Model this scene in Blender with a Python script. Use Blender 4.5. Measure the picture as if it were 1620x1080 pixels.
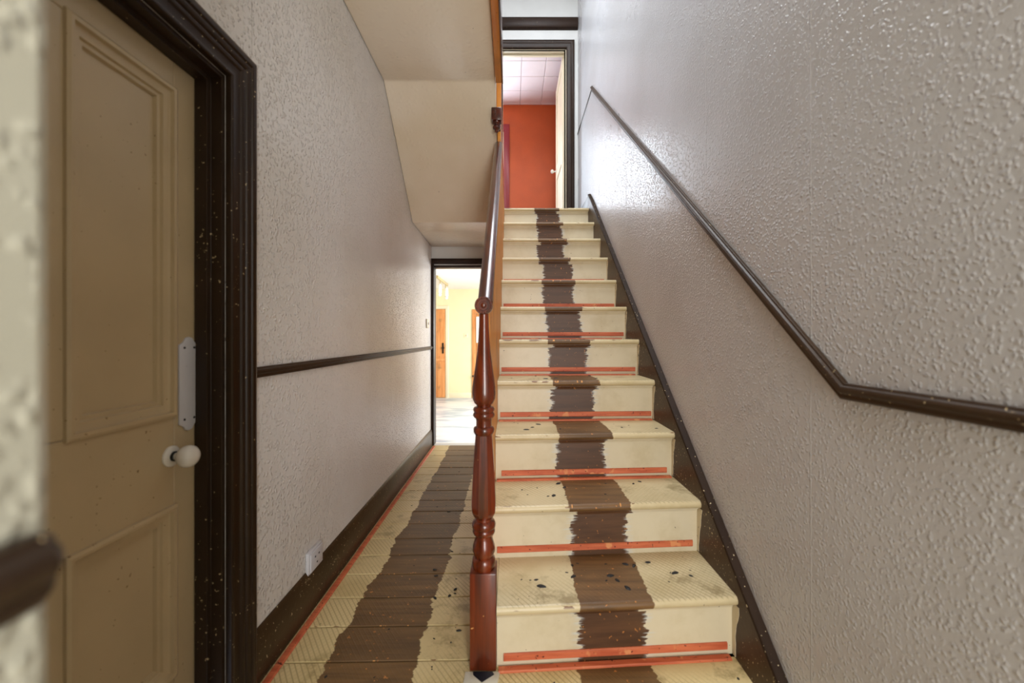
import bpy, bmesh, math, random
from mathutils import Vector, Matrix
random.seed(7)
for o in list(bpy.data.objects):
    bpy.data.objects.remove(o)
S = bpy.context.scene
COL = S.collection
PI = math.pi

# ---------------------------------------------------------------- camera, world, lights, exposure
EYE = 1.067
cam = bpy.data.cameras.new('camera')
cam.sensor_fit = 'HORIZONTAL'
cam.sensor_width = 36.0
cam.lens = 640.0 * 36.0 / 1620.0
cam.shift_y = -8.0 / 1620.0
cam.clip_start = 0.02
cam.dof.use_dof = True
cam.dof.focus_distance = 2.6
cam.dof.aperture_fstop = 2.2
camo = bpy.data.objects.new('camera', cam)
COL.objects.link(camo)
camo.location = (0, 0, EYE)
camo.rotation_euler = (PI / 2, 0, 0)
S.camera = camo

W = bpy.data.worlds.new('world')
S.world = W
W.use_nodes = True
bg = W.node_tree.nodes['Background']
bg.inputs['Color'].default_value = (0.75, 0.85, 1.0, 1)
bg.inputs['Strength'].default_value = 0.6

S.view_settings.view_transform = 'Standard'
S.view_settings.look = 'None'
S.view_settings.gamma = 1.0
S.view_settings.use_curve_mapping = False
S.view_settings.exposure = 0.34


def area(name, loc, rot, sx, sy, power, color):
    l = bpy.data.lights.new(name, 'AREA')
    l.shape = 'RECTANGLE'
    l.size = sx
    l.size_y = sy
    l.energy = power
    l.color = color
    o = bpy.data.objects.new(name, l)
    COL.objects.link(o)
    o.location = loc
    o.rotation_euler = rot
    return o


# daylight through the front door behind the camera
area('front_door_daylight', (0.52, -1.42, 1.2), (PI / 2, 0, math.radians(18)), 0.42, 2.2, 46.0, (1.0, 0.98, 0.95))
# added area lamp for daylight from above the stairwell, under a closed ceiling
area('stairwell_daylight', (0.25, 2.1, 5.2), (0, math.radians(-9), 0), 1.0, 2.6, 95.0, (0.90, 0.95, 1.0))
# window of the red room
area('red_room_daylight', (-0.60, 6.36, 3.35), (-PI / 2, 0, 0), 0.92, 1.7, 80.0, (0.80, 0.90, 1.0))
# kitchen windows
area('kitchen_daylight', (1.42, 6.1, 1.2), (0, math.radians(62), 0), 1.2, 2.6, 150.0, (1.0, 0.99, 0.97))


# ---------------------------------------------------------------- materials
class NT:
    def __init__(s, name):
        s.m = bpy.data.materials.new(name)
        s.m.use_nodes = True
        s.t = s.m.node_tree
        s.b = s.t.nodes['Principled BSDF']

    def n(s, kind, **kw):
        nd = s.t.nodes.new(kind)
        for k, v in kw.items():
            setattr(nd, k, v)
        return nd

    def l(s, a, b):
        s.t.links.new(a, b)

    def setin(s, sock, v):
        if hasattr(v, 'links') or isinstance(v, bpy.types.NodeSocket):
            s.l(v, sock)
        else:
            sock.default_value = v

    def pos(s):
        return s.n('ShaderNodeNewGeometry').outputs['Position']

    def scale(s, vec, sc):
        nd = s.n('ShaderNodeVectorMath', operation='MULTIPLY')
        s.l(vec, nd.inputs[0])
        nd.inputs[1].default_value = sc
        return nd.outputs[0]

    def xyz(s, vec):
        nd = s.n('ShaderNodeSeparateXYZ')
        s.l(vec, nd.inputs[0])
        return nd.outputs

    def math(s, op, a, b=0.0, c=None, clamp=False):
        nd = s.n('ShaderNodeMath', operation=op)
        nd.use_clamp = clamp
        s.setin(nd.inputs[0], a)
        s.setin(nd.inputs[1], b)
        if c is not None:
            s.setin(nd.inputs[2], c)
        return nd.outputs[0]

    def noise(s, vec, scale, detail=2.0, rough=0.5):
        nd = s.n('ShaderNodeTexNoise')
        s.l(vec, nd.inputs['Vector'])
        nd.inputs['Scale'].default_value = scale
        nd.inputs['Detail'].default_value = detail
        nd.inputs['Roughness'].default_value = rough
        return nd.outputs['Fac']

    def ramp(s, f, a, b):
        nd = s.n('ShaderNodeMapRange')
        nd.interpolation_type = 'SMOOTHSTEP'
        s.setin(nd.inputs['Value'], f)
        nd.inputs['From Min'].default_value = a
        nd.inputs['From Max'].default_value = b
        return nd.outputs['Result']

    def mix(s, f, a, b):
        nd = s.n('ShaderNodeMix', data_type='RGBA')
        s.setin(nd.inputs['Factor'], f)
        for k, v in ((6, a), (7, b)):
            if isinstance(v, (tuple, list)):
                nd.inputs[k].default_value = (v[0], v[1], v[2], 1)
            else:
                s.l(v, nd.inputs[k])
        return nd.outputs[2]

    def bump(s, h, strength, dist, prev=None):
        nd = s.n('ShaderNodeBump')
        nd.inputs['Strength'].default_value = strength
        nd.inputs['Distance'].default_value = dist
        s.l(h, nd.inputs['Height'])
        if prev is not None:
            s.l(prev, nd.inputs['Normal'])
        return nd.outputs[0]

    def done(s, color=None, rough=None, normal=None, spec=None, metal=None):
        for k, v in (('Base Color', color), ('Roughness', rough), ('Specular IOR Level', spec), ('Metallic', metal)):
            if v is None:
                continue
            if k == 'Base Color' and isinstance(v, (tuple, list)):
                v = (v[0], v[1], v[2], 1)
            s.setin(s.b.inputs[k], v)
        if normal is not None:
            s.l(normal, s.b.inputs['Normal'])
        return s.m


def sr(r, g, b):
    f = lambda c: (c / 255 / 12.92) if c / 255 <= 0.04045 else ((c / 255 + 0.055) / 1.055) ** 2.4
    return (f(r), f(g), f(b))


def wall_paint(name, col, col2, rough=0.32, chip=60.0, bump=0.5, seam=None, dist=0.004, spec=0.5):
    """glossy emulsion over a pebbly embossed paper, with straight paper joints"""
    t = NT(name)
    p = t.pos()
    big = t.noise(p, 1.6, 3)
    c = t.mix(t.ramp(big, 0.35, 0.7), col, col2)
    spk = t.noise(p, 38, 3)
    c = t.mix(t.ramp(spk, 0.74, 0.80), c, tuple(v * 0.45 for v in col2))
    vo = t.n('ShaderNodeTexVoronoi', feature='F1')
    wv = t.n('ShaderNodeVectorMath', operation='ADD')
    nz = t.n('ShaderNodeTexNoise')
    t.l(p, nz.inputs['Vector'])
    nz.inputs['Scale'].default_value = chip * 0.8
    t.l(p, wv.inputs[0])
    t.l(t.scale(nz.outputs['Color'], (0.012, 0.012, 0.012)), wv.inputs[1])
    t.l(wv.outputs[0], vo.inputs['Vector'])
    vo.inputs['Scale'].default_value = chip
    a = t.noise(p, chip * 0.55, 1.5, 0.5)
    dome = t.ramp(vo.outputs['Distance'], 0.55, 0.12)
    blobs = t.math('MULTIPLY', dome, t.ramp(a, 0.30, 0.52))
    nrm = t.bump(blobs, bump, dist)
    fine = t.noise(p, 14, 2)
    nrm = t.bump(fine, 0.2, 0.003, nrm)
    if seam:
        off, step = seam
        y = t.xyz(p)[1]
        wob = t.math('MULTIPLY', t.noise(p, 3, 1), 0.008)
        u = t.math('ADD', t.math('SUBTRACT', y, off), wob)
        d = t.math('ABSOLUTE', t.math('SUBTRACT', t.math('FRACT', t.math('DIVIDE', u, step)), 0.5))
        ln = t.ramp(d, 0.4955, 0.4995)
        # joint centred on FRACT = 0/1
        nrm = t.bump(ln, 0.6, 0.004, nrm)
        c = t.mix(t.math('MULTIPLY', ln, 0.35), c, (0.80, 0.78, 0.75))
    r = t.math('ADD', t.math('MULTIPLY', big, 0.14), rough - 0.07)
    return t.done(c, r, nrm, spec)


def plain_paint(name, col, rough=0.4, var=0.12, bump=0.15, specks=None, spec=0.5):
    t = NT(name)
    p = t.pos()
    n1 = t.noise(p, 5, 4)
    c = t.mix(t.ramp(n1, 0.3, 0.75), col, tuple(v * (1 - var) for v in col))
    if specks:
        scol, lo = specks
        n2 = t.noise(p, 105, 2)
        n3 = t.noise(p, 4.0, 2)
        f = t.ramp(t.math('ADD', n2, t.math('MULTIPLY', t.math('SUBTRACT', n3, 0.5), 0.22)), lo, lo + 0.02)
        c = t.mix(f, c, scol)
    nrm = t.bump(t.noise(p, 45, 3), bump, 0.003)
    return t.done(c, rough, nrm, spec)


def varnish(name, col, col2, rough=0.25, axis=2, specks=None, coat=0.4):
    t = NT(name)
    p = t.pos()
    sc = [34, 34, 34]
    sc[axis] = 2.2
    g = t.noise(t.scale(p, tuple(sc)), 1.0, 4, 0.6)
    c = t.mix(t.ramp(g, 0.3, 0.72), col, col2)
    k = t.noise(p, 6, 2)
    c = t.mix(t.ramp(k, 0.55, 0.8), c, tuple(v * 0.45 for v in col))
    if specks:
        c = t.mix(t.ramp(t.noise(p, 48, 2), specks[1], specks[1] + 0.03), c, specks[0])
    t.b.inputs['Coat Weight'].default_value = coat
    t.b.inputs['Coat Roughness'].default_value = 0.12
    return t.done(c, rough, t.bump(g, 0.12, 0.002))


def stripe_paint(name, bands, cream, brown, warp, seed=0.0, hatch=True, rough=0.38, centre_noise=0.012, amp=0.03):
    """cream paint on both sides of a stained, never-carpet-painted middle band; bands = list of (centre x, half width)"""
    t = NT(name)
    p = t.pos()
    q = t.xyz(p)
    off = t.n('ShaderNodeVectorMath', operation='ADD')
    t.l(p, off.inputs[0])
    off.inputs[1].default_value = (seed, seed, seed)
    ps = off.outputs[0]
    edge = t.noise(t.scale(ps, warp), 1.0, 4, 0.62)
    low = t.noise(t.scale(ps, (0.6, 7.0, 9.0)), 1.0, 1)
    e = t.math('MULTIPLY', t.math('SUBTRACT', edge, 0.5), amp)
    cx = t.math('MULTIPLY', t.math('SUBTRACT', low, 0.5), centre_noise * 3)
    rn = t.n('ShaderNodeObjectInfo').outputs['Random']
    cx = t.math('ADD', cx, t.math('MULTIPLY', t.math('SUBTRACT', rn, 0.5), 0.0 if len(bands) > 1 else (0.018 if hatch else 0.05)))
    mask = None
    near = None
    for xc, hw in bands:
        d = t.math('ABSOLUTE', t.math('SUBTRACT', t.math('ADD', q[0], cx), xc))
        s = t.math('SUBTRACT', t.math('ADD', e, hw), d)
        mk = t.ramp(s, -0.002, 0.002)
        if not hatch:
            near = t.math('MULTIPLY', t.ramp(s, -0.030, -0.004), t.ramp(s, 0.016, 0.0))
        mask = mk if mask is None else t.math('MAXIMUM', mask, mk)
    # bare stained wood
    g = t.noise(t.scale(ps, (3.0, 42.0, 42.0)), 1.0, 5, 0.62)
    kn = t.noise(t.scale(ps, (5, 16, 16)), 1.0, 2)
    bc = t.mix(t.ramp(g, 0.3, 0.72), brown, tuple(v * 0.5 for v in brown))
    bc = t.mix(t.ramp(kn, 0.6, 0.8), bc, tuple(v * 0.55 for v in brown))
    chip = t.noise(ps, 66, 2)
    bc = t.mix(t.ramp(chip, 0.69, 0.72), bc, sr(196, 128, 62))
    # cream gloss
    dirt = t.noise(ps, 4.5, 5, 0.65)
    cc = t.mix(t.ramp(dirt, 0.42, 0.78), cream, tuple(a * b for a, b in zip(cream, (0.80, 0.76, 0.66))))
    spk = t.noise(ps, 58, 2)
    cc = t.mix(t.ramp(spk, 0.755, 0.775), cc, sr(70, 55, 38))
    nrm = None
    if hatch:
        up = t.ramp(t.xyz(t.n('ShaderNodeNewGeometry').outputs['Normal'])[2], 0.6, 0.95)
        a1 = t.math('ADD', t.math('MULTIPLY', q[0], 330.0), t.math('MULTIPLY', q[1], 250.0))
        a2 = t.math('SUBTRACT', t.math('MULTIPLY', q[0], 330.0), t.math('MULTIPLY', q[1], 250.0))
        w1 = t.ramp(t.math('SINE', a1), 0.45, 0.98)
        w2 = t.ramp(t.math('SINE', a2), 0.55, 1.0)
        w = t.math('MAXIMUM', w1, t.math('MULTIPLY', w2, 0.3))
        patch = t.ramp(t.noise(ps, 2.6, 3), 0.36, 0.6)
        w = t.math('MULTIPLY', t.math('MULTIPLY', w, up), patch)
        cc = t.mix(t.math('MULTIPLY', w, 0.75), cc, tuple(a * b for a, b in zip(cream, (0.52, 0.47, 0.36))))
        nrm = t.bump(w, 0.25, 0.002)
        grime = t.math('MULTIPLY', t.ramp(t.noise(ps, 6.5, 5, 0.75), 0.53, 0.70), t.math('MULTIPLY', up, 0.7))
        cc = t.mix(grime, cc, tuple(a * b for a, b in zip(cream, (0.36, 0.31, 0.22))))
    rnd = t.n('ShaderNodeObjectInfo').outputs['Random']
    bc = t.mix(t.math('MULTIPLY', rnd, 0.45), bc, tuple(v * 0.5 for v in brown))
    cc = t.mix(t.math('MULTIPLY', rnd, 0.25), cc, tuple(a * b for a, b in zip(cream, (0.80, 0.76, 0.66))))
    if hatch:
        nz = t.xyz(t.n('ShaderNodeNewGeometry').outputs['Normal'])
        edge_on = t.math('MULTIPLY', t.ramp(nz[1], -0.15, -0.5), t.ramp(nz[2], 0.1, 0.5))
        wn = t.noise(t.scale(ps, (9.0, 30, 30)), 1.0, 3, 0.6)
        wear = t.math('MULTIPLY', edge_on, t.ramp(wn, 0.60, 0.63))
        cc = t.mix(wear, cc, sr(120, 84, 48))
        bc = t.mix(t.math('MULTIPLY', edge_on, t.ramp(t.noise(t.scale(ps, (70, 8, 8)), 1.0, 1), 0.66, 0.70)), bc, sr(214, 150, 78))
    c = t.mix(mask, cc, bc)
    if near is not None:
        bs = t.noise(t.scale(ps, (3.0, 8.0, 190.0)), 1.0, 2)
        c = t.mix(t.math('MULTIPLY', near, t.math('MULTIPLY', t.ramp(bs, 0.47, 0.60), 0.75)), c, sr(206, 208, 204))
    nrm = t.bump(g, 0.1, 0.002, nrm)
    r = t.math('ADD', t.math('MULTIPLY', mask, 0.12), rough)
    return t.done(c, r, nrm)


M = {}
M['wall_right'] = wall_paint('white_pebbled_paint', sr(202, 202, 206), sr(192, 191, 193), 0.29, 98, 0.5, (1.60, 0.56))
M['wall_left'] = wall_paint('offwhite_pebbled_paint', sr(229, 228, 227), sr(220, 217, 212), 0.33, 88, 0.85, (1.74, 0.51))
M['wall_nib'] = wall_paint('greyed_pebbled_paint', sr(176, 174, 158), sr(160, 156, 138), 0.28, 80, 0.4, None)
M['soffit'] = wall_paint('aged_cream_paint', sr(238, 224, 203), sr(228, 211, 184), 0.22, 34, 0.3, None, 0.003)
M['white_wall'] = plain_paint('white_paint', sr(216, 216, 214), 0.5, 0.06)
M['kitchen_wall'] = plain_paint('pale_yellow_paint', sr(228, 217, 178), 0.6, 0.04)
M['kitchen_ceiling'] = plain_paint('kitchen_white', sr(236, 236, 236), 0.6, 0.03)
M['red_wall'] = plain_paint('orange_red_paint', sr(192, 84, 30), 0.6, 0.10, 0.3)
M['red_frame'] = plain_paint('dark_red_paint', sr(140, 24, 30), 0.35)
M['tile'] = plain_paint('pinkish_white_tile', sr(232, 222, 226), 0.7, 0.05)
M['dark_trim'] = plain_paint('dark_brown_gloss', sr(50, 36, 24), 0.36, 0.3, 0.2, (sr(196, 176, 138), 0.715), 0.3)
M['dark_trim_clean'] = plain_paint('dark_brown_paint', sr(46, 30, 20), 0.42, 0.3, 0.2, (sr(170, 150, 120), 0.74), 0.22)
M['string'] = plain_paint('worn_brown_paint', sr(74, 54, 37), 0.42, 0.4, 0.25, (sr(206, 188, 150), 0.685), 0.25)
M['string_bead'] = plain_paint('dull_dark_brown', sr(48, 34, 24), 0.6, 0.3, 0.2, (sr(206, 188, 150), 0.69), 0.15)
M['skirting'] = plain_paint('olive_brown_gloss', sr(68, 52, 33), 0.36, 0.3, 0.25, (sr(196, 176, 138), 0.70), 0.35)
M['dado'] = plain_paint('brown_dado_paint', sr(62, 45, 30), 0.42, 0.3, 0.25, (sr(196, 176, 138), 0.725), 0.3)
M['door_cream'] = plain_paint('door_cream_gloss', sr(194, 174, 138), 0.34, 0.10, 0.12, (sr(120, 95, 60), 0.735))
M['cream_door_pale'] = plain_paint('pale_cream_gloss', sr(226, 214, 186), 0.4, 0.06)
M['porcelain'] = plain_paint('white_porcelain', sr(226, 222, 212), 0.12, 0.05, 0.0)
M['plate'] = plain_paint('plate_white', sr(205, 205, 210), 0.3, 0.08, 0.1, (sr(120, 105, 90), 0.72))
M['hole'] = plain_paint('dark_hole', (0.01, 0.008, 0.006), 0.8, 0.1)
M['mahogany'] = varnish('red_mahogany_varnish', sr(126, 50, 20), sr(62, 22, 8), 0.24, 2, (sr(190, 130, 80), 0.765))
M['mahogany_plinth'] = varnish('worn_mahogany_varnish', sr(120, 48, 18), sr(58, 22, 8), 0.34, 2, (sr(206, 150, 90), 0.73), 0.15)
M['mahogany_rail'] = varnish('dark_mahogany_varnish', sr(92, 40, 24), sr(52, 22, 14), 0.22, 1, (sr(150, 95, 60), 0.76))
M['pine'] = varnish('orange_pine_varnish', sr(224, 148, 56), sr(198, 114, 38), 0.5, 2, (sr(70, 36, 14), 0.71), 0.05)
M['pine_rail'] = varnish('orange_pine_string', sr(222, 144, 52), sr(194, 112, 36), 0.45, 1, (sr(70, 36, 14), 0.74), 0.1)
M['pine_door'] = varnish('stripped_pine', sr(214, 150, 92), sr(190, 120, 64), 0.4, 2, (sr(120, 70, 30), 0.72), 0.1)
M['gripper'] = None
t = NT('orange_stained_gripper')
p = t.pos()
g = t.noise(t.scale(p, (6, 60, 60)), 1.0, 4)
c = t.mix(t.ramp(g, 0.3, 0.75), sr(212, 116, 76), sr(180, 82, 50))
c = t.mix(t.ramp(t.noise(p, 22, 2), 0.62, 0.72), c, sr(222, 148, 96))
c = t.mix(t.ramp(t.noise(p, 85, 1), 0.70, 0.74), c, sr(90, 32, 20))
M['gripper'] = t.done(c, 0.55, t.bump(g, 0.2, 0.002))
CREAM = sr(208, 192, 154)
BROWN = sr(98, 68, 42)
M['tread'] = stripe_paint('painted_tread', [(0.335, 0.122)], CREAM, sr(122, 88, 50), (5.0, 60, 60), 0.0, True, 0.38, 0.010, 0.022)
M['riser'] = stripe_paint('painted_riser', [(0.335, 0.112)], sr(218, 207, 180), sr(100, 66, 40), (5.0, 12, 60), 3.7, False, 0.36, 0.012, 0.07)
M['board'] = stripe_paint('painted_floorboard', [(-0.455, 0.148), (0.335, 0.122)], sr(220, 200, 150), sr(122, 90, 50), (5.0, 30, 30), 1.3, True, 0.36, 0.02, 0.05)
t = NT('pale_worn_boards')
p = t.pos()
n1 = t.noise(t.scale(p, (1.2, 4.0, 1)), 1.6, 4)
c = t.mix(t.ramp(n1, 0.45, 0.65), sr(206, 208, 212), sr(150, 162, 178))
M['kitchen_floor'] = t.done(c, 0.3, t.bump(n1, 0.1, 0.003))
M['black_crumb'] = plain_paint('black_underlay_crumb', (0.012, 0.012, 0.013), 0.6, 0.2)
M['chrome'] = plain_paint('brushed_brass', sr(190, 170, 120), 0.3, 0.1)
M['bulb'] = plain_paint('white_lamp_glass', sr(245, 245, 240), 0.15, 0.02)
M['lap'] = plain_paint('lapped_cream_paint', sr(220, 206, 176), 0.4, 0.15, 0.2, (sr(74, 54, 37), 0.66))
M['subfloor'] = plain_paint('dark_subfloor', sr(30, 22, 15), 0.9, 0.3)
M['tile_chip'] = plain_paint('blue_black_tile', sr(24, 30, 40), 0.25, 0.3)
M['tile_white'] = plain_paint('white_tile', sr(214, 208, 192), 0.3, 0.2)


# ---------------------------------------------------------------- mesh helpers
class MB:
    def __init__(s):
        s.v = []
        s.f = []

    def add(s, vs, fs):
        k = len(s.v)
        s.v += [tuple(a) for a in vs]
        s.f += [tuple(i + k for i in f) for f in fs]
        return s

    def box(s, x0, x1, y0, y1, z0, z1):
        return s.hexa([(x0, y0), (x1, y0), (x1, y1), (x0, y1)], z0, z1)

    def hexa(s, quad, z0, z1):
        """vertical prism of a footprint polygon (counter-clockwise seen from above)"""
        n = len(quad)
        vs = [(a, b, z0) for a, b in quad] + [(a, b, z1) for a, b in quad]
        fs = [tuple(range(n - 1, -1, -1)), tuple(range(n, 2 * n))]
        fs += [(i, (i + 1) % n, n + (i + 1) % n, n + i) for i in range(n)]
        return s.add(vs, fs)

    def extrude_x(s, poly, x0, x1, dy=0.0):
        """poly of (y, z) swept from x0 to x1; dy shifts the x0 end along y"""
        n = len(poly)
        vs = [(x0, y + dy, z) for y, z in poly] + [(x1, y, z) for y, z in poly]
        fs = [tuple(range(n - 1, -1, -1)), tuple(range(n, 2 * n))]
        fs += [(i, (i + 1) % n, n + (i + 1) % n, n + i) for i in range(n)]
        return s.add(vs, fs)

    def extrude_y(s, poly, y0, y1):
        n = len(poly)
        vs = [(x, y0, z) for x, z in poly] + [(x, y1, z) for x, z in poly]
        fs = [tuple(range(n)), tuple(range(2 * n - 1, n - 1, -1))]
        fs += [(i, n + i, n + (i + 1) % n, (i + 1) % n) for i in range(n)]
        return s.add(vs, fs)

    def lathe(s, prof, seg=24, axis='z', c=(0, 0, 0), phase=0.0):
        """prof = [(r, h)]"""
        vs, fs = [], []
        for r, h in prof:
            for k in range(seg):
                a = 2 * PI * k / seg + phase
                u, w = r * math.cos(a), r * math.sin(a)
                if axis == 'z':
                    q = (u, w, h)
                elif axis == 'y':
                    q = (u, h, -w)
                else:
                    q = (h, u, w)
                vs.append((q[0] + c[0], q[1] + c[1], q[2] + c[2]))
        m = len(prof)
        for i in range(m - 1):
            for k in range(seg):
                k2 = (k + 1) % seg
                fs.append((i * seg + k, i * seg + k2, (i + 1) * seg + k2, (i + 1) * seg + k))
        fs.append(tuple(range(seg - 1, -1, -1)))
        fs.append(tuple((m - 1) * seg + k for k in range(seg)))
        return s.add(vs, fs)

    def sweep(s, prof, path, closed=False):
        """prof: list of offsets [(a, b)]; path: list of (origin, A, B) with vectors for a and b"""
        n = len(prof)
        vs, fs = [], []
        for o, A, B in path:
            for a, b in prof:
                vs.append(tuple(Vector(o) + Vector(A) * a + Vector(B) * b))
        m = len(path)
        for i in range(m if closed else m - 1):
            j = (i + 1) % m
            for k in range(n):
                k2 = (k + 1) % n
                fs.append((i * n + k, i * n + k2, j * n + k2, j * n + k))
        if not closed:
            fs.append(tuple(range(n - 1, -1, -1)))
            fs.append(tuple((m - 1) * n + k for k in range(n)))
        return s.add(vs, fs)

    def build(s, name, mat, parent=None, bevel=0.0, smooth=False, seg=2, sharp=35):
        me = bpy.data.meshes.new(name)
        me.from_pydata(s.v, [], s.f)
        bm = bmesh.new()
        bm.from_mesh(me)
        bmesh.ops.recalc_face_normals(bm, faces=bm.faces[:])
        if bevel > 0:
            es = [e for e in bm.edges if len(e.link_faces) == 2 and e.calc_face_angle(0) > math.radians(25)]
            bmesh.ops.bevel(bm, geom=es, offset=bevel, segments=seg, profile=0.5, affect='EDGES', clamp_overlap=True)
        bm.to_mesh(me)
        bm.free()
        if smooth or bevel > 0:
            me.polygons.foreach_set('use_smooth', [True] * len(me.polygons))
            me.set_sharp_from_angle(angle=math.radians(sharp))
        me.materials.append(mat)
        o = bpy.data.objects.new(name, me)
        COL.objects.link(o)
        if parent is not None:
            o.parent = parent
        return o


def tag(o, label=None, cat=None, group=None, kind=None):
    if label:
        o['label'] = label
    if cat:
        o['category'] = cat
    if group:
        o['group'] = group
    if kind:
        o['kind'] = kind
    return o


def empty(name, label, cat, group=None, kind=None):
    o = bpy.data.objects.new(name, None)
    o.empty_display_size = 0.05
    COL.objects.link(o)
    return tag(o, label, cat, group, kind)


def struct(name, mb, mat, label, cat, bevel=0.0):
    return tag(mb.build(name, mat, None, bevel), label, cat, None, 'structure')


# frame sweeps -------------------------------------------------------------
def casing_yz(mb, prof, y0, y1, zt, x, z0=0.0, sgn=1):
    """architrave round an opening in a wall of constant x; prof = [(u outward, d proud)]"""
    path = [((x, y0, z0), (0, -1, 0), (sgn, 0, 0)), ((x, y0, zt), (0, -1, 1), (sgn, 0, 0)),
            ((x, y1, zt), (0, 1, 1), (sgn, 0, 0)), ((x, y1, z0), (0, 1, 0), (sgn, 0, 0))]
    return mb.sweep(prof, path)


def casing_xz(mb, prof, x0, x1, zt, y, z0=0.0, sgn=-1):
    path = [((x0, y, z0), (-1, 0, 0), (0, sgn, 0)), ((x0, y, zt), (-1, 0, 1), (0, sgn, 0)),
            ((x1, y, zt), (1, 0, 1), (0, sgn, 0)), ((x1, y, z0), (1, 0, 0), (0, sgn, 0))]
    return mb.sweep(prof, path)


def ring_yz(mb, prof, y0, y1, z0, z1, x):
    """closed panel moulding; prof = [(u inward, d)]"""
    path = [((x, y0, z0), (0, 1, 1), (1, 0, 0)), ((x, y0, z1), (0, 1, -1), (1, 0, 0)),
            ((x, y1, z1), (0, -1, -1), (1, 0, 0)), ((x, y1, z0), (0, -1, 1), (1, 0, 0))]
    return mb.sweep(prof, path, True)


# ---------------------------------------------------------------- dimensions
XL, XR = -0.79, 0.765
R, G, Y1 = 0.21, 0.258, 1.326
NSTEP = 11
LAND = R * NSTEP
OVER = 0.036
XS = -0.075            # stair side of the boarded banister
XT = 0.742             # wall end of the treads
YE = 3.97              # hall end wall
YB = 4.70              # landing back wall
skewL = [-0.055, -0.055, -0.05, -0.032, -0.018, -0.01] + [0.0] * 10

# ---------------------------------------------------------------- the setting: shell
w = MB()
w.box(-0.95, XL, -1.5, 0.33, -0.1, 5.3)
w.box(-0.95, XL, 0.33, 1.115, 1.785, 5.3)
w.box(-0.95, XL, 1.115, 3.97, -0.1, 5.3)
w.box(-0.95, XL, 3.97, 4.8, 2.085, 5.3)
struct('wall_left', w, M['wall_left'], 'long off-white pebbled hall wall with a brown dado rail, left of the passage', 'wall')
struct('wall_right', MB().box(XR, 0.9, -1.5, 4.8, -0.1, 5.3), M['wall_right'],
       'tall white pebbled wall rising beside the staircase', 'wall')
n = MB()
n.hexa([(XL, -1.5), (-0.238, -1.5), (-0.238, 0.203), (-0.2405, 0.209), (-0.2465, 0.2125), (-0.255, 0.214), (XL, 0.215)], 0.0, 2.635)
struct('wall_front', n, M['wall_nib'], 'blurred glossy wall end right beside the viewer, left edge', 'wall')
# hall end wall with the low doorway
w = MB()
w.box(-2.3, -0.785, YE, YE + 0.1, -0.3, 2.085)
w.box(-0.785, -0.115, YE, YE + 0.1, 1.765, 2.085)
w.box(-0.115, 1.35, YE, YE + 0.1, -0.3, 2.085)
struct('wall_back', w, M['white_wall'], 'white wall above the low doorway at the end of the passage', 'wall')
# landing wall with the doorway to the red room
DX0, DX1, DZ = -0.135, 0.635, 4.405
w = MB()
w.box(-0.95, DX0, YB, YB + 0.1, LAND - 0.22, 5.3)
w.box(DX0, DX1, YB, YB + 0.1, DZ, 5.3)
w.box(DX1, XR, YB, YB + 0.1, LAND - 0.22, 5.3)
struct('wall_landing', w, M['white_wall'], 'white wall around the doorway at the top of the stairs', 'wall')
# vestibule / upper shell, out of view
struct('wall_vestibule', MB().box(-0.95, 0.9, -1.6, -1.5, -0.1, 5.3), M['white_wall'], 'white wall behind the viewer', 'wall')
struct('ceiling_upper', MB().box(-0.95, 0.9, -1.5, 4.8, 5.3, 5.4), M['white_wall'], 'white ceiling high over the stairwell', 'ceiling')
# hall ceiling, soffit of the upper flight, underside of the landing: one folded surface
c = MB()
prof = [(-1.5, 2.635), (2.48, 2.635), (3.2, 1.967), (YE, 1.945), (YE, 2.085), (3.26, 2.12), (2.55, 2.80), (-1.5, 2.80)]
c.extrude_x(prof, XL, -0.100)
ceiling = struct('ceiling', c, M['soffit'], 'cream glossy ceiling that folds down under the upper flight over the passage', 'ceiling', 0.012)
struct('ceiling_entry', MB().box(-0.100, XR, -1.5, 1.25, 2.635, 2.80), M['soffit'], 'cream ceiling over the entry', 'ceiling')

# floor and its boards
fl = struct('floor', MB().box(XL, XR, -1.5, YE, -0.12, -0.024), M['subfloor'], 'old hall floor of painted boards with a bare brown stripe', 'floor')
edges = [-0.95, -0.78, -0.62, -0.455, -0.29, -0.125, 0.04, 0.2, 0.37, 0.53, 0.69, 0.86, 1.02, 1.175, 1.335, 1.497, 1.664, 1.828, 1.985, 2.147, 2.315, 2.48, 2.645,
         2.81, 2.975, 3.14, 3.305, 3.47, 3.64, 3.80, YE]
SK = 0.02
for i in range(len(edges) - 1):
    a, b = edges[i], edges[i + 1]
    last = i == len(edges) - 2
    xr = XR if a < 1.3 else (XS - 0.028)
    x0 = XL
    g = 0.0022 + random.random() * 0.0016
    sk0 = SK * (a if a > 0 else 0) / 1.3 if a < 1.3 else SK
    f = lambda x, yy: yy - SK * (0.45 - (xr if False else 0)) * 0 + (x + 0.2) * SK
    q = [(x0, f(x0, a) + g), (xr, f(xr, a) + g), (xr, (YE if last else f(xr, b)) - g * (0 if last else 1)), (x0, (YE if last else f(x0, b)) - g * (0 if last else 1))]
    dz = random.uniform(-0.0022, 0.0)
    MB().hexa(q, -0.024, dz).build('floorboard', M['board'], fl, 0.0022, seg=1)

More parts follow.
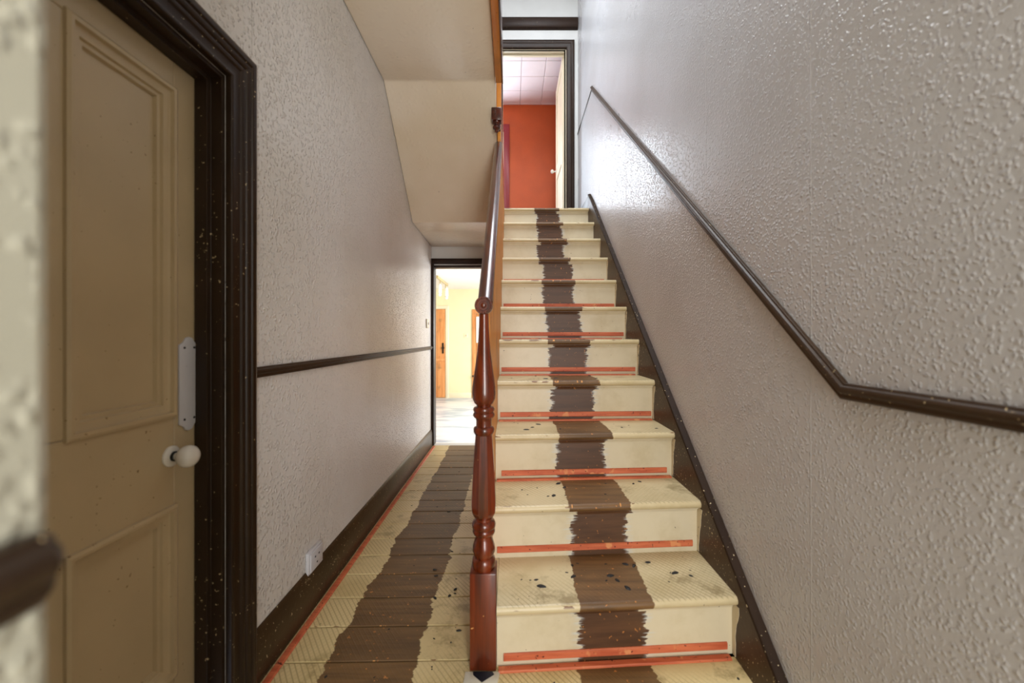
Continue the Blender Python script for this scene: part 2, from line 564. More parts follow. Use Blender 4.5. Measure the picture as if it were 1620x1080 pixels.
# ---------------------------------------------------------------- kitchen beyond the low doorway
KF, KC, KY = -0.25, 2.085, 8.69
kf = struct('floor_kitchen', MB().box(-2.3, 1.3, YE, KY, KF - 0.1, KF - 0.02), M['subfloor'], 'bright pale board floor beyond the low doorway', 'floor')
y = YE + 0.1
while y < KY - 0.02:
    b = min(y + 0.165, KY)
    MB().box(-2.3, 1.3, y + 0.002, b - 0.002, KF - 0.02, KF + random.uniform(-0.002, 0)).build('floorboard', M['kitchen_floor'], kf, 0.002, seg=1)
    y = b
struct('step_threshold', MB().box(-0.785, -0.115, YE, YE + 0.1, KF, -0.004), M['white_wall'], 'worn threshold of the low doorway', 'step')
struct('ceiling_kitchen', MB().box(-2.3, 1.3, YE + 0.1, KY, KC, KC + 0.1), M['kitchen_ceiling'], 'white ceiling of the bright room beyond the low doorway', 'ceiling')
w = MB()
w.box(-2.3, 1.3, KY, KY + 0.1, KF - 0.1, KC)
struct('wall_kitchen_back', w, M['kitchen_wall'], 'pale yellow far wall seen through the low doorway', 'wall')
struct('wall_kitchen_left', MB().box(-2.4, -2.3, YE, KY, KF - 0.1, KC), M['kitchen_wall'], 'pale yellow side wall beyond the low doorway', 'wall')
w = MB()
w.box(1.3, 1.4, YE, 4.9, KF - 0.1, KC)
w.box(1.3, 1.4, 7.7, KY, KF - 0.1, KC)
w.box(1.3, 1.4, 4.9, 7.7, KF - 0.1, 0.5)
w.box(1.3, 1.4, 4.9, 7.7, 1.8, KC)
struct('wall_kitchen_right', w, M['kitchen_wall'], 'pale yellow window wall of the bright room', 'wall')
struct('baseboard_kitchen', MB().box(-1.36, -0.87, KY - 0.016, KY, KF, KF + 0.11), M['cream_door_pale'], 'cream baseboard along the far pale yellow wall', 'baseboard', 0.004)

# pine door in the far wall
d = empty('door_kitchen', 'stripped pine plank door in the far wall seen through the low doorway', 'door', None, 'structure')
px = [-2.10, -1.935, -1.77, -1.60, -1.43]
for a, b in zip(px[:-1], px[1:]):
    MB().box(a + 0.002, b - 0.002, KY - 0.03, KY - 0.004, KF + 0.01, 1.65).build('plank', M['pine_door'], d, 0.004, seg=1)
for z0, z1 in ((0.52, 0.56),):
    MB().box(-2.09, -1.44, KY - 0.045, KY - 0.03, z0 + 0.02, z1 + 0.03).build('ledge', M['pine_door'], d, 0.003)
k = MB()
k.lathe([(0.004, -0.055), (0.028, -0.05), (0.032, -0.035), (0.014, -0.02), (0.02, 0)], 14, 'y', (-1.475, KY - 0.03, 0.82))
k.build('knob', M['dark_trim_clean'], d, 0, True)
MB().box(-1.50, -1.46, KY - 0.036, KY - 0.03, 0.70, 0.93).build('lock_plate', M['dark_trim_clean'], d, 0.002)
fr = MB()
casing_xz(fr, [(0, 0), (0, 0.02), (0.05, 0.028), (0.07, 0.02), (0.07, 0)], -2.105, -1.425, 1.655, KY, KF)
fr.build('architrave', M['cream_door_pale'], d, 0.002)
# second pine door, half hidden by the newel
d = empty('door_pantry', 'pine framed door with a white panel, half hidden behind the newel post', 'door', None, 'structure')
fr = MB()
casing_xz(fr, [(0, 0), (0, 0.03), (0.085, 0.03), (0.085, 0)], -0.77, -0.08, 1.56, KY, KF)
fr.build('architrave', M['pine_door'], d, 0.003)
MB().box(-0.765, -0.66, KY - 0.024, KY - 0.002, KF + 0.01, 1.555).build('stile', M['pine_door'], d, 0.002)
MB().box(-0.18, -0.085, KY - 0.024, KY - 0.002, KF + 0.01, 1.555).build('stile', M['pine_door'], d, 0.002)
for z0, z1 in ((1.44, 1.555), (0.70, 0.86), (KF + 0.01, -0.02)):
    MB().box(-0.66, -0.18, KY - 0.022, KY - 0.002, z0, z1).build('rail', M['pine_door'], d, 0.002)
for z0, z1 in ((0.86, 1.44), (-0.02, 0.70)):
    MB().box(-0.66, -0.18, KY - 0.014, KY - 0.002, z0, z1).build('panel', M['pine_door'], d)
k = MB()
k.lathe([(0.004, -0.05), (0.02, -0.045), (0.022, -0.03), (0.01, -0.02), (0.014, 0)], 12, 'y', (-0.83, KY - 0.03, 0.22))
k.build('latch_knob', M['dark_trim_clean'], d, 0, True)
nt = MB().box(-0.765, -0.695, KY - 0.05, KY - 0.026, 0.93, 1.49).build('white_panel', M['bulb'], None, 0.006)  # stands for the narrow white panel of the pine door
tag(nt, 'narrow white upright panel on the pine door, beside the newel neck', 'box')
sw = empty('dimmer_switch', 'small beige switch on the pale yellow far wall left of the pine frame', 'switch')
MB().box(-1.03, -0.94, KY - 0.012, KY, 1.04, 1.13).build('plate', M['cream_door_pale'], sw, 0.003)
MB().box(-0.995, -0.975, KY - 0.02, KY - 0.012, 1.07, 1.10).build('rocker', M['chrome'], sw, 0.002)

# ceiling track light
tr = empty('track_spotlight', 'slim brass ceiling track with two white spotlights in the bright room', 'spotlight')
MB().box(-1.265, -1.235, 6.75, 7.85, KC - 0.045, KC).build('track_bar', M['chrome'], tr, 0.006)
for k, (yy, dx, dz) in enumerate(((7.05, -0.03, -0.20), (7.62, 0.05, -0.20))):
    h = MB()
    a = Vector((-1.25, yy, KC - 0.045))
    h.lathe([(0.010, 0), (0.010, -0.07)], 10, 'z', tuple(a))
    arm = h.build('arm', M['chrome'], tr, 0, True)
    b = MB()
    b.lathe([(0.014, 0.02), (0.028, 0.0), (0.034, -0.05), (0.036, -0.14), (0.02, -0.145)], 18, 'z', (a.x + dx * 0.3, a.y, a.z - 0.075))
    b.build('spot_head', M['bulb'], tr, 0, True)
    b = MB()
    b.lathe([(0.016, 0.0), (0.030, -0.015), (0.032, -0.035), (0.014, -0.055)], 16, 'z', (a.x + dx * 0.3, a.y, a.z - 0.219))
    b.build('bulb', M['bulb'], tr, 0, True)

# ---------------------------------------------------------------- red room beyond the landing
RC, RY = 4.60, 6.16
struct('floor_landing', MB().box(-0.95, XR, 3.945, YB, LAND - 0.225, LAND - 0.002), M['subfloor'], 'landing floor at the top of the stairs', 'floor')
struct('floor_red_room', MB().box(-1.6, 1.2, YB, RY, LAND - 0.22, LAND - 0.004), M['subfloor'], 'floor of the orange red room', 'floor')
w = MB()
w.box(-1.6, -1.08, RY, RY + 0.1, LAND - 0.1, RC)
w.box(-1.08, -0.125, RY, RY + 0.1, LAND - 0.1, 2.5)
w.box(-1.08, -0.125, RY, RY + 0.1, 4.20, RC)
w.box(-0.125, 1.2, RY, RY + 0.1, LAND - 0.1, RC)
struct('wall_red_room', w, M['red_wall'], 'orange red back wall seen through the doorway at the top', 'wall')
struct('wall_red_left', MB().box(-1.7, -1.6, YB, RY + 0.1, LAND - 0.1, RC), M['red_wall'], 'orange red side wall hidden left of the top doorway', 'wall')
struct('wall_red_right', MB().box(1.2, 1.3, YB, RY + 0.1, LAND - 0.1, RC), M['red_wall'], 'orange red side wall hidden right of the top doorway', 'wall')
w = MB()
w.box(-1.6, -0.95, YB + 0.02, YB + 0.1, LAND - 0.1, RC)
w.box(XR, 1.2, YB + 0.02, YB + 0.1, LAND - 0.1, RC)
struct('wall_red_front', w, M['red_wall'], 'orange red wall on the doorway side of the upper room', 'wall')
ct = struct('ceiling_red_room', MB().box(-1.6, 1.2, YB + 0.1, RY, RC, RC + 0.1), M['tile'], 'pinkish tiled ceiling seen through the doorway at the top', 'ceiling')
xs = [0.125 + 0.315 * k for k in range(-6, 5)]
ys = [RY - 0.36 - 0.315 * k for k in range(-2, 5)]
for a in xs:
    for b in ys:
        x0, x1, yy0, yy1 = max(a, -1.6), min(a + 0.315, 1.2), max(b, YB + 0.1), min(b + 0.315, RY)
        if x1 - x0 < 0.03 or yy1 - yy0 < 0.03:
            continue
        MB().box(x0 + 0.002, x1 - 0.002, yy0 + 0.002, yy1 - 0.002, RC - 0.012, RC).build('ceiling_tile', M['tile'], ct, 0.005, seg=1)
wf = empty('window_1', 'dark red window frame against the orange red wall at the top', 'window', None, 'structure')
fr = MB()
fr.sweep([(0, -0.02), (0, 0.03), (0.085, 0.03), (0.085, -0.02)],
         [((-1.08, RY, 2.5), (-1, 0, -1), (0, -1, 0)), ((-1.08, RY, 4.2), (-1, 0, 1), (0, -1, 0)),
          ((-0.125, RY, 4.2), (1, 0, 1), (0, -1, 0)), ((-0.125, RY, 2.5), (1, 0, -1), (0, -1, 0))], True)
fr.build('window_frame', M['red_frame'], wf, 0.003)
sb = MB()
for x0, x1, z0, z1 in ((-1.08, -1.03, 2.5, 4.2), (-0.175, -0.125, 2.5, 4.2), (-0.62, -0.58, 2.55, 4.15), (-1.03, -0.175, 2.5, 2.55), (-1.03, -0.175, 4.15, 4.2)):
    sb.box(x0, x1, RY + 0.03, RY + 0.07, z0, z1)
sb.build('sash', M['cream_door_pale'], wf, 0.003)

# door to the red room, standing open against the right
d = empty('door_red_room', 'cream door standing open into the orange red room at the top', 'door', None, 'structure')
lf = MB()
lf.box(0.598, 0.634, YB + 0.10, YB + 0.20, LAND + 0.01, DZ - 0.01)
lf.box(0.598, 0.634, YB + 0.72, YB + 0.82, LAND + 0.01, DZ - 0.01)
for z0, z1 in ((LAND + 0.01, LAND + 0.2), (LAND + 0.85, LAND + 1.05), (DZ - 0.12, DZ - 0.01)):
    lf.box(0.598, 0.634, YB + 0.20, YB + 0.72, z0, z1)
lf.build('leaf', M['cream_door_pale'], d)
for z0, z1 in ((LAND + 0.2, LAND + 0.85), (LAND + 1.05, DZ - 0.12)):
    MB().box(0.608, 0.624, YB + 0.20, YB + 0.72, z0, z1).build('panel', M['cream_door_pale'], d)
k = MB()
k.lathe([(0.024, 0.0), (0.024, -0.006), (0.009, -0.012), (0.009, -0.03), (0.024, -0.042), (0.028, -0.055), (0.02, -0.07), (0.004, -0.075)], 16, 'x', (0.598, YB + 0.77, LAND + 0.985))
k.build('knob', M['porcelain'], d, 0, True)
fr = MB()
casing_xz(fr, [(0, 0), (0, 0.02), (0.012, 0.028), (0.05, 0.028), (0.055, 0.036), (0.085, 0.04), (0.092, 0.03), (0.095, 0)], DX0 + 0.005, DX1 - 0.005, DZ - 0.005, YB, LAND)
fr.build('architrave', M['dark_trim_clean'], d, 0.0015, seg=1)
fr = MB()
casing_xz(fr, [(-0.028, 0.0), (0, 0.0), (0, 0.10), (-0.028, 0.10), (-0.028, 0.07), (-0.012, 0.07), (-0.012, 0.0)], DX0, DX1, DZ, YB, LAND, 1)
fr.build('lining', M['cream_door_pale'], d)
tb = MB()
tb.extrude_x([(YB, 4.62), (YB - 0.035, 4.635), (YB - 0.045, 4.66), (YB - 0.045, 4.735), (YB - 0.03, 4.755), (YB, 4.76)], -0.30, XR - 0.002)
struct('trim_picture_rail', tb, M['dark_trim_clean'], 'dark brown board running just above the top doorway', 'trim', 0.002)

# ---------------------------------------------------------------- low doorway casing
d = empty('door_frame_low', 'thin dark brown casing of the low doorway at the passage end', 'door frame', None, 'structure')
MB().box(-0.788, -0.115, YE - 0.03, YE, 1.775, 1.827).build('head_casing', M['dark_trim_clean'], d, 0.003)
MB().box(-0.785, -0.115, YE - 0.006, YE + 0.1, 1.745, 1.762).build('head_lining', M['dark_trim_clean'], d, 0.002)
MB().box(-0.79, -0.764, YE - 0.022, YE + 0.1, 0.0, 1.775).build('side_casing', M['dark_trim_clean'], d, 0.003)
MB().box(-0.14, -0.115, YE - 0.022, YE + 0.1, 0.0, 1.775).build('side_casing', M['dark_trim_clean'], d, 0.003)

# ---------------------------------------------------------------- left door
LY0, LY1, LZ, LX = 0.33, 1.115, 1.785, -0.858
d = empty('door_1', 'cream four-panel door with porcelain knob in a dark brown frame', 'door', None, 'structure')
pr = [(0, 0), (0, 0.016), (0.004, 0.02), (0.010, 0.02), (0.011, 0.015), (0.036, 0.015), (0.039, 0.021), (0.046, 0.024), (0.050, 0.021),
      (0.053, 0.027), (0.060, 0.031), (0.066, 0.028), (0.069, 0.034), (0.078, 0.036), (0.086, 0.033), (0.088, 0.028), (0.088, 0)]
fr = MB()
casing_yz(fr, pr, LY0, LY1, LZ, XL)
fr.build('architrave', M['dark_trim'], d, 0.0008, seg=1)
fr = MB()
casing_yz(fr, [(0, 0), (-0.012, 0), (-0.012, -0.03), (-0.024, -0.032), (-0.024, -0.066), (0, -0.066)], LY0 + 0.001, LY1 - 0.001, LZ - 0.001, XL)
fr.build('jamb_lining', M['dark_trim'], d, 0.0008, seg=1)
LA, LB, LT = LY0 + 0.004, LY1 + 0.003, LZ + 0.006
DT = 0.038
cols = ((0.43, 0.692), (0.779, 1.027))
rows = ((0.21, 0.637), (0.868, 1.693))
zf = (0.008, LT)


def leafbox(nm, y0, y1, z0, z1):
    g = 0.0006
    return MB().box(LX - DT, LX, y0 + g, y1 - g, z0 + g, z1 - g).build(nm, M['door_cream'], d, 0.0015, seg=1)


leafbox('stile', LA, 0.43, *zf)
leafbox('stile', 1.027, LB, *zf)
for z0, z1 in ((zf[0], rows[0][0]), (rows[0][1], rows[1][0]), (rows[1][1], zf[1])):
    leafbox('rail', 0.43, 1.027, z0, z1)
for z0, z1 in rows:
    leafbox('mullion', 0.692, 0.779, z0, z1)
for y0, y1 in cols:
    for z0, z1 in rows:
        MB().box(LX - 0.032, LX - 0.018, y0, y1, z0, z1).build('panel', M['door_cream'], d)
        mm = MB()
        ring_yz(mm, [(0, -0.014), (-0.006, 0.0), (-0.005, 0.006), (0.001, 0.009), (0.008, 0.008), (0.011, 0.0), (0.014, -0.002), (0.027, -0.004), (0.030, -0.010), (0.038, -0.010), (0.041, -0.018)], y0, y1, z0, z1, LX)
        mm.build('panel_moulding', M['door_cream'], d, 0, True, sharp=30)
# finger plate
fp = MB()
yc, hw = 1.0695, 0.031
zc, hh = 0.9425, 0.1225
out = [(-hw, -hh + 0.02), (-hw * 0.55, -hh + 0.012), (-hw * 0.35, -hh + 0.002), (0, -hh - 0.001), (hw * 0.35, -hh + 0.002), (hw * 0.55, -hh + 0.012), (hw, -hh + 0.02)]
poly = [(yc + a, zc + b) for a, b in out] + [(yc - a, zc - b) for a, b in out]
fp.extrude_x(poly, LX, LX + 0.005)
fpo = fp.build('finger_plate', M['plate'], d, 0.0015)
tag(fpo, 'speckled white porcelain finger plate')
for a in (-0.016, 0.016):
    for b in (-0.092, 0.095):
        MB().lathe([(0.0032, 0.0), (0.0032, 0.0012), (0.0015, 0.0014)], 8, 'x', (LX + 0.0048, yc + a, zc + b)).build('screw_hole', M['hole'], fpo)
rs = MB().lathe([(0.026, 0.0), (0.026, 0.004), (0.022, 0.007), (0.013, 0.008)], 24, 'x', (LX, 1.017, 0.766))
rs.build('knob_rose', M['porcelain'], d, 0, True)
MB().lathe([(0.012, 0.006), (0.0125, 0.012), (0.011, 0.013)], 16, 'x', (LX, 1.017, 0.766)).build('knob_collar', M['hole'], d, 0, True)
kb = MB().lathe([(0.0085, 0.010), (0.009, 0.020), (0.014, 0.024), (0.022, 0.029), (0.0265, 0.037), (0.0275, 0.045), (0.0255, 0.054), (0.019, 0.061), (0.009, 0.065), (0.001, 0.066)], 28, 'x', (LX, 1.017, 0.766))
tag(kb.build('knob', M['porcelain'], d, 0, True), 'round white porcelain knob')

# ---------------------------------------------------------------- skirting and dado rails
b = MB()
b.sweep([(0, 0), (0.015, 0), (0.015, 0.125), (0.012, 0.138), (0.012, 0.146), (0.008, 0.156), (0.003, 0.163), (0, 0.165)],
        [((XL, 1.204, 0), (1, 0, 0), (0, 0, 1)), ((XL, YE - 0.022, 0), (1, 0, 0), (0, 0, 1))])
struct('baseboard_left', b, M['skirting'], 'dark brown chipped baseboard along the left passage wall', 'baseboard', 0.001)
dprof = [(0, -0.0165), (0.010, -0.0165), (0.013, -0.012), (0.012, -0.006), (0.019, -0.002), (0.021, 0.004), (0.018, 0.010), (0.012, 0.012), (0.011, 0.0165), (0, 0.0165)]
b = MB()
b.sweep(dprof, [((XL, 1.204, 0.956), (1, 0, 0), (0, 0, 1)), ((XL, YE - 0.022, 0.956), (1, 0, 0), (0, 0, 1))])
struct('trim_dado_left', b, M['dado'], 'thin brown dado rail along the left passage wall', 'trim', 0.001)
b = MB()
b.sweep(dprof, [((-0.238, -1.5, 0.953), (0.9, 0, 0), (0, 0, 1.05)), ((-0.238, 0.197, 0.953), (0.9, 0, 0), (0, 0, 1.05)), ((-0.238, 0.206, 0.953), (0.5, 0, 0), (0, 0, 0.85))])
struct('trim_dado_near', b, M['dark_trim'], 'blurred end of dark dado rail on the near wall end', 'trim', 0.001)
dp2 = [(u, v * 1.12) for u, v in dprof]
P = [(-1.5, 0.942), (0.925, 0.942), (3.855, 3.432), (YB, 3.415)]
path = []
for i, (yy, zz) in enumerate(P):
    if 0 < i < len(P) - 1:
        t0 = (Vector(P[i]) - Vector(P[i - 1])).normalized()
        t1 = (Vector(P[i + 1]) - Vector(P[i])).normalized()
        n0, n1 = Vector((-t0.y, t0.x)), Vector((-t1.y, t1.x))
        nn = (n0 + n1).normalized()
        nn = nn / max(0.3, nn.dot(n0))
    else:
        t0 = (Vector(P[min(i + 1, len(P) - 1)]) - Vector(P[max(0, i - 1 if i else 0)])).normalized() if i == 0 else (Vector(P[i]) - Vector(P[i - 1])).normalized()
        nn = Vector((-t0.y, t0.x))
    path.append(((XR, yy, zz), (-1, 0, 0), (0, nn.x, nn.y)))
b = MB()
b.sweep(dp2, path[:3])
b.sweep([(u * 0.4, v * 0.4) for u, v in dprof], [((XR, 3.845, 3.432), (-1, 0, 0), (0, 0, 1)), ((XR, YB, 3.415), (-1, 0, 0), (0, 0, 1))])
struct('trim_dado_right', b, M['dado'], 'dark brown dado rail climbing the white wall beside the stairs', 'trim', 0.001)

# ---------------------------------------------------------------- staircase
NEWEL_BACK = 1.376
st = empty('staircase', 'steep straight wooden staircase with cream painted steps and bare brown middle stripe', 'staircase')


def gripper(nm, parent, x0, x1, y0, z0, vertical, dyl):
    """thin wooden batten with chamfered edges; vertical = nailed to a riser"""
    wd, th = 0.025, 0.0065
    m = MB()
    if vertical:
        pf = [(y0, z0), (y0 - th * 0.5, z0), (y0 - th, z0 + 0.003), (y0 - th, z0 + wd - 0.003), (y0 - th * 0.5, z0 + wd), (y0, z0 + wd)]
    else:
        pf = [(y0 - wd, z0), (y0, z0), (y0, z0 + th * 0.5), (y0 - 0.003, z0 + th), (y0 - wd + 0.003, z0 + th), (y0 - wd, z0 + th * 0.5)]
    m.extrude_x(pf, x0, x1, dyl * (x1 - x0) / (XT - XS))
    return m.build(nm, M['gripper'], parent)


for i in range(1, NSTEP + 1):
    yn, zt = Y1 + (i - 1) * G, R * i
    dyl = skewL[i - 1]
    nxt = skewL[i] if i < NSTEP else 0.0
    xl = -0.049 if i == 1 else XS + 0.001
    k = (XT - xl) / (XT - XS)
    th = 0.030
    back = yn + G + OVER if i < NSTEP else 3.945
    # tread: rounded nosing, footprint may be out of square
    rr = th / 2
    nose = [(yn + rr - rr * math.sin(PI * a / 8), zt - rr - rr * math.cos(PI * a / 8)) for a in range(9)]
    n = len(nose)
    vs = []
    for x, dn, db in ((xl, dyl * k, nxt * k), (XT, 0, 0)):
        vs += [(x, yy + dn, zz) for yy, zz in nose] + [(x, back + db, zt), (x, back + db, zt - th)]
    nn = n + 2
    m = MB()
    m.add(vs, [tuple(range(nn - 1, -1, -1)), tuple(range(nn, 2 * nn))] + [(j, (j + 1) % nn, nn + (j + 1) % nn, nn + j) for j in range(nn)])
    if i == 1:
        m.box(XS + 0.001, -0.050, NEWEL_BACK, back + nxt, zt - th, zt)
    tr_ = m.build('tread', M['tread'], st, 0, True, sharp=40)
    # riser
    yr = yn + OVER
    m = MB()
    zb = R * (i - 1)
    m.extrude_x([(yr, zb), (yr + 0.018, zb), (yr + 0.018, zt - th), (yr, zt - th)], xl, XT - 0.0003, dyl * k)
    rs_ = m.build('riser', M['riser'], st)
    # small scotia under the nosing
    m = MB()
    cz = zt - th
    pf = [(yr, cz), (yr - 0.020, cz), (yr - 0.019, cz - 0.005), (yr - 0.012, cz - 0.008), (yr - 0.008, cz - 0.014), (yr - 0.007, cz - 0.019), (yr, cz - 0.020)]
    m.extrude_x(pf, xl, XT - 0.004, dyl * k)
    m.build('scotia_moulding', M['riser'], rs_, 0, True, sharp=50)
    # cream paint lapped on to the wall string beside the riser
    if i <= 9:
        j0, j1 = random.uniform(-0.012, -0.004), random.uniform(-0.002, 0.004)
        gx0 = xl + (0.022 if i == 1 else random.uniform(0.004, 0.03))
        gx1 = XT - random.uniform(0.008, 0.03)
        yl0, zl0, zl1 = yr - 0.001, zb + 0.004, zt - th - 0.001
        rag = [(yl0, zl0)]
        for q in range(9):
            zq = zl0 + (zl1 - zl0) * q / 8
            wq = 0.016 + 0.026 * (q / 8) ** 2 + random.uniform(-0.004, 0.005)
            rag.append((yl0 - min(wq, 0.044), zq))
        rag.append((yl0, zl1))
        m = MB()
        m.extrude_x(rag, XT - 0.0016, XT - 0.0002)
        m.build('paint_lap', M['lap'], rs_)
        if i <= 8:
            gripper('gripper_strip', rs_, gx0, gx1, yr + dyl * 0.02, zb + 0.018 + random.uniform(-0.002, 0.003), True, dyl)
        if 2 <= i:
            gripper('gripper_strip', tr_, xl + 0.006, XT - random.uniform(0.01, 0.03), back - 0.003, zt, False, nxt)

# wall string on the right
SLO = (2.335 - 0.106) / (3.80 - 1.139)
sz = lambda yy: 0.106 + (yy - 1.139) * SLO
y0s = 1.139 - 0.106 / SLO
s = MB()
bot = lambda yy: max(0.0, sz(yy) - 0.34)
poly = [(0.98, 0.0), (1.45, 0.0), (3.95, sz(3.95) - 0.37), (3.95, 2.44), (3.90, 2.425), (3.80, sz(3.80)), (1.10, sz(1.10)), (0.98, 0.03)]
s.extrude_x(poly, XT, XR - 0.001)
s.build('wall_string', M['string'], st)
s = MB()
pth = [((XR, yy, zz), (-1, 0, 0), (0, -0.62, 0.79)) for yy, zz in ((0.99, sz(1.10) - 0.09), (3.80, sz(3.80)), (3.95, 2.445))]
s.sweep([(0, -0.006), (0.024, -0.006), (0.028, 0.0), (0.026, 0.008), (0.018, 0.012), (0, 0.014)], pth)
s.build('string_bead', M['string_bead'], st, 0, True)
# landing skirting
MB().box(XR - 0.02, XR, 3.95, YB, LAND, LAND + 0.14).build('landing_skirting', M['dark_trim_clean'], st, 0.003)

# ---------------------------------------------------------------- banister
bn = empty('banister', 'reddish varnished turned newel post with sloping handrail and orange boarded side', 'banister')
NX, NY = -0.0925, 1.331
np_ = bpy.data.objects.new('newel_post', None)
COL.objects.link(np_)
np_.parent = bn
MB().box(NX - 0.0425, NX + 0.0425, NY - 0.0425, NY + 0.0425, 0.0, 0.310).build('plinth', M['mahogany_plinth'], np_, 0.004)
PXM = 1.331 / 640


def zpx(yv):
    return EYE - (yv - 532) * PXM


lower = [(905, 15.0), (899, 16.2), (893, 18.0), (887, 18.4), (881, 17.6), (879, 14.5), (876, 15.2), (870, 17.8), (862, 17.4), (853, 14.6), (847, 12.8), (844.5, 13.2),
         (843, 16.2), (839, 17.9), (836, 17.5), (834.5, 16.5), (832, 18.4), (827, 18.7), (823, 17.0), (821, 13.2), (818, 13.0)]
mid = [(818.5, 13.2), (815, 16.0), (808, 19.4), (798, 20.2), (784, 20.0), (736, 17.6), (700, 15.0), (687, 14.0)]
upper = [(687, 13.6), (685, 14.8), (682, 16.4), (678, 16.6), (675, 15.4), (673.5, 12.2), (665, 12.2), (661, 13.0), (659, 16.0), (656, 17.3), (653, 16.6), (651.5, 15.0), (650, 16.4),
         (646.5, 17.0), (643.5, 15.6), (642, 11.5), (640, 11.6), (637, 15.0), (630, 17.8), (621, 18.7), (612, 18.4), (601, 17.0), (588, 15.0), (573, 12.9), (556, 10.7), (540, 9.3), (515, 8.0), (497, 7.4), (488, 8.2)]
L = [(r * PXM, zpx(yv)) for yv, r in lower]
m = MB().lathe([(0.030, 0.302)] + L, 32, 'z', (NX, NY, 0))
m.build('turned_base', M['mahogany'], np_, 0, True, sharp=50)
m = MB().lathe([(r * PXM, zpx(yv)) for yv, r in mid], 8, 'z', (NX, NY, 0), PI / 8)
m.build('octagonal_shaft', M['mahogany'], np_, 0.0008, seg=1, sharp=20)
m = MB().lathe([(r * PXM, zpx(yv)) for yv, r in upper], 32, 'z', (NX, NY, 0))
m.build('turned_neck', M['mahogany'], np_, 0, True, sharp=50)
zr = zpx(483.5)
m = MB().lathe([(0.026, 0.028), (0.029, 0.018), (0.0295, -0.018), (0.027, -0.024), (0.0225, -0.024), (0.021, -0.020), (0.0185, -0.020), (0.0165, -0.026), (0.0135, -0.026),
                (0.012, -0.021), (0.0095, -0.021), (0.0075, -0.028), (0.004, -0.030), (0.001, -0.030)], 36, 'y', (NX, NY, zr))
cap = m.build('rosette_cap', M['mahogany'], np_, 0, True, sharp=40)
m = MB()
for k in range(18):
    a = 2 * PI * k / 18
    m.lathe([(0.0006, -0.0035), (0.003, -0.002), (0.0035, 0.0), (0.003, 0.003)], 8, 'y', (NX + 0.0247 * math.cos(a), NY - 0.0235, zr + 0.0247 * math.sin(a)))
m.build('bead_ring', M['mahogany'], cap, 0, True)
# handrail
ra, rb = Vector((0, 1.345, 1.168)), Vector((0, 2.70, 2.335))
tt = (rb - ra).normalized()
nn = Vector((0, -tt.z, tt.y))
rp = [(-0.017, -0.026), (0.017, -0.026), (0.021, -0.018), (0.018, -0.006), (0.024, 0.004), (0.0255, 0.014), (0.021, 0.025), (0.010, 0.031), (-0.010, 0.031), (-0.021, 0.025),
      (-0.0255, 0.014), (-0.024, 0.004), (-0.018, -0.006), (-0.021, -0.018)]
m = MB()
m.sweep(rp, [((-0.0885, p.y, p.z), (1, 0, 0), (0, nn.y, nn.z)) for p in (ra, ra.lerp(rb, 0.25), ra.lerp(rb, 0.5), ra.lerp(rb, 0.75), rb)])
m.build('handrail', M['mahogany_rail'], bn, 0, True, sharp=60)
# boarding from the floor up to the handrail, each board a plank
rail = lambda yy: ra.z + (yy - ra.y) * (rb.z - ra.z) / (rb.y - ra.y) - 0.032
yy = NY + 0.0435
soff = lambda v: 2.635 - 0.93 * (v - 2.48) if v < 3.2 else 1.955
while yy < 2.69:
    b = min(yy + 0.098, 2.70)
    if b > 2.66:
        b = 2.70
    x0, x1 = XS - 0.022, XS
    vs = []
    for x in (x0, x1):
        vs += [(x, yy + 0.001, 0.0), (x, b - 0.001, 0.0), (x, b - 0.001, rail(b)), (x, yy + 0.001, rail(yy))]
    MB().add(vs, [(0, 1, 2, 3), (7, 6, 5, 4), (0, 4, 5, 1), (1, 5, 6, 2), (2, 6, 7, 3), (3, 7, 4, 0)]).build('plank', M['pine'], bn, 0.002, seg=1)
    yy = b
while yy < 3.94:
    b = min(yy + 0.098, 3.945)
    vs = []
    top = lambda v: min(soff(v), 2.40) + (0.10 if v < 3.3 else 0.0)
    for x in (XS - 0.022, XS):
        vs += [(x, yy + 0.001, 0.0), (x, b - 0.001, 0.0), (x, b - 0.001, max(top(b), R * 11 + 0.02)), (x, yy + 0.001, max(top(yy), R * 11 + 0.02))]
    MB().add(vs, [(0, 1, 2, 3), (7, 6, 5, 4), (0, 4, 5, 1), (1, 5, 6, 2), (2, 6, 7, 3), (3, 7, 4, 0)]).build('plank', M['pine'], bn, 0.002, seg=1)
    yy = b

# upper banister edge over the passage
ub = empty('upper_banister', 'orange pine board edging the upper stair opening with a dark turned drop', 'banister')
MB().box(-0.0995, -0.062, 1.255, 2.46, 2.605, 2.86).build('edge_board', M['pine_rail'], ub, 0.004)
MB().box(-0.062, -0.054, 1.255, 2.46, 2.60, 2.84).build('edge_bead', M['mahogany_rail'], ub, 0.002)
nw = MB().box(-0.0995, -0.0685, 2.60, 2.64, 2.53, 3.55).build('newel_post', M['pine'], ub, 0.003)
dr = MB().box(-0.132, -0.067, 2.588, 2.653, 2.455, 2.535).build('drop_block', M['mahogany_rail'], ub, 0.004)
m = MB().lathe([(0.026, 0.0), (0.030, -0.010), (0.022, -0.018), (0.018, -0.022), (0.026, -0.034), (0.024, -0.044), (0.012, -0.052), (0.014, -0.060), (0.008, -0.068), (0.001, -0.07)], 20, 'z', (-0.0995, 2.62, 2.455))
m.build('turned_drop', M['mahogany_rail'], ub, 0, True)
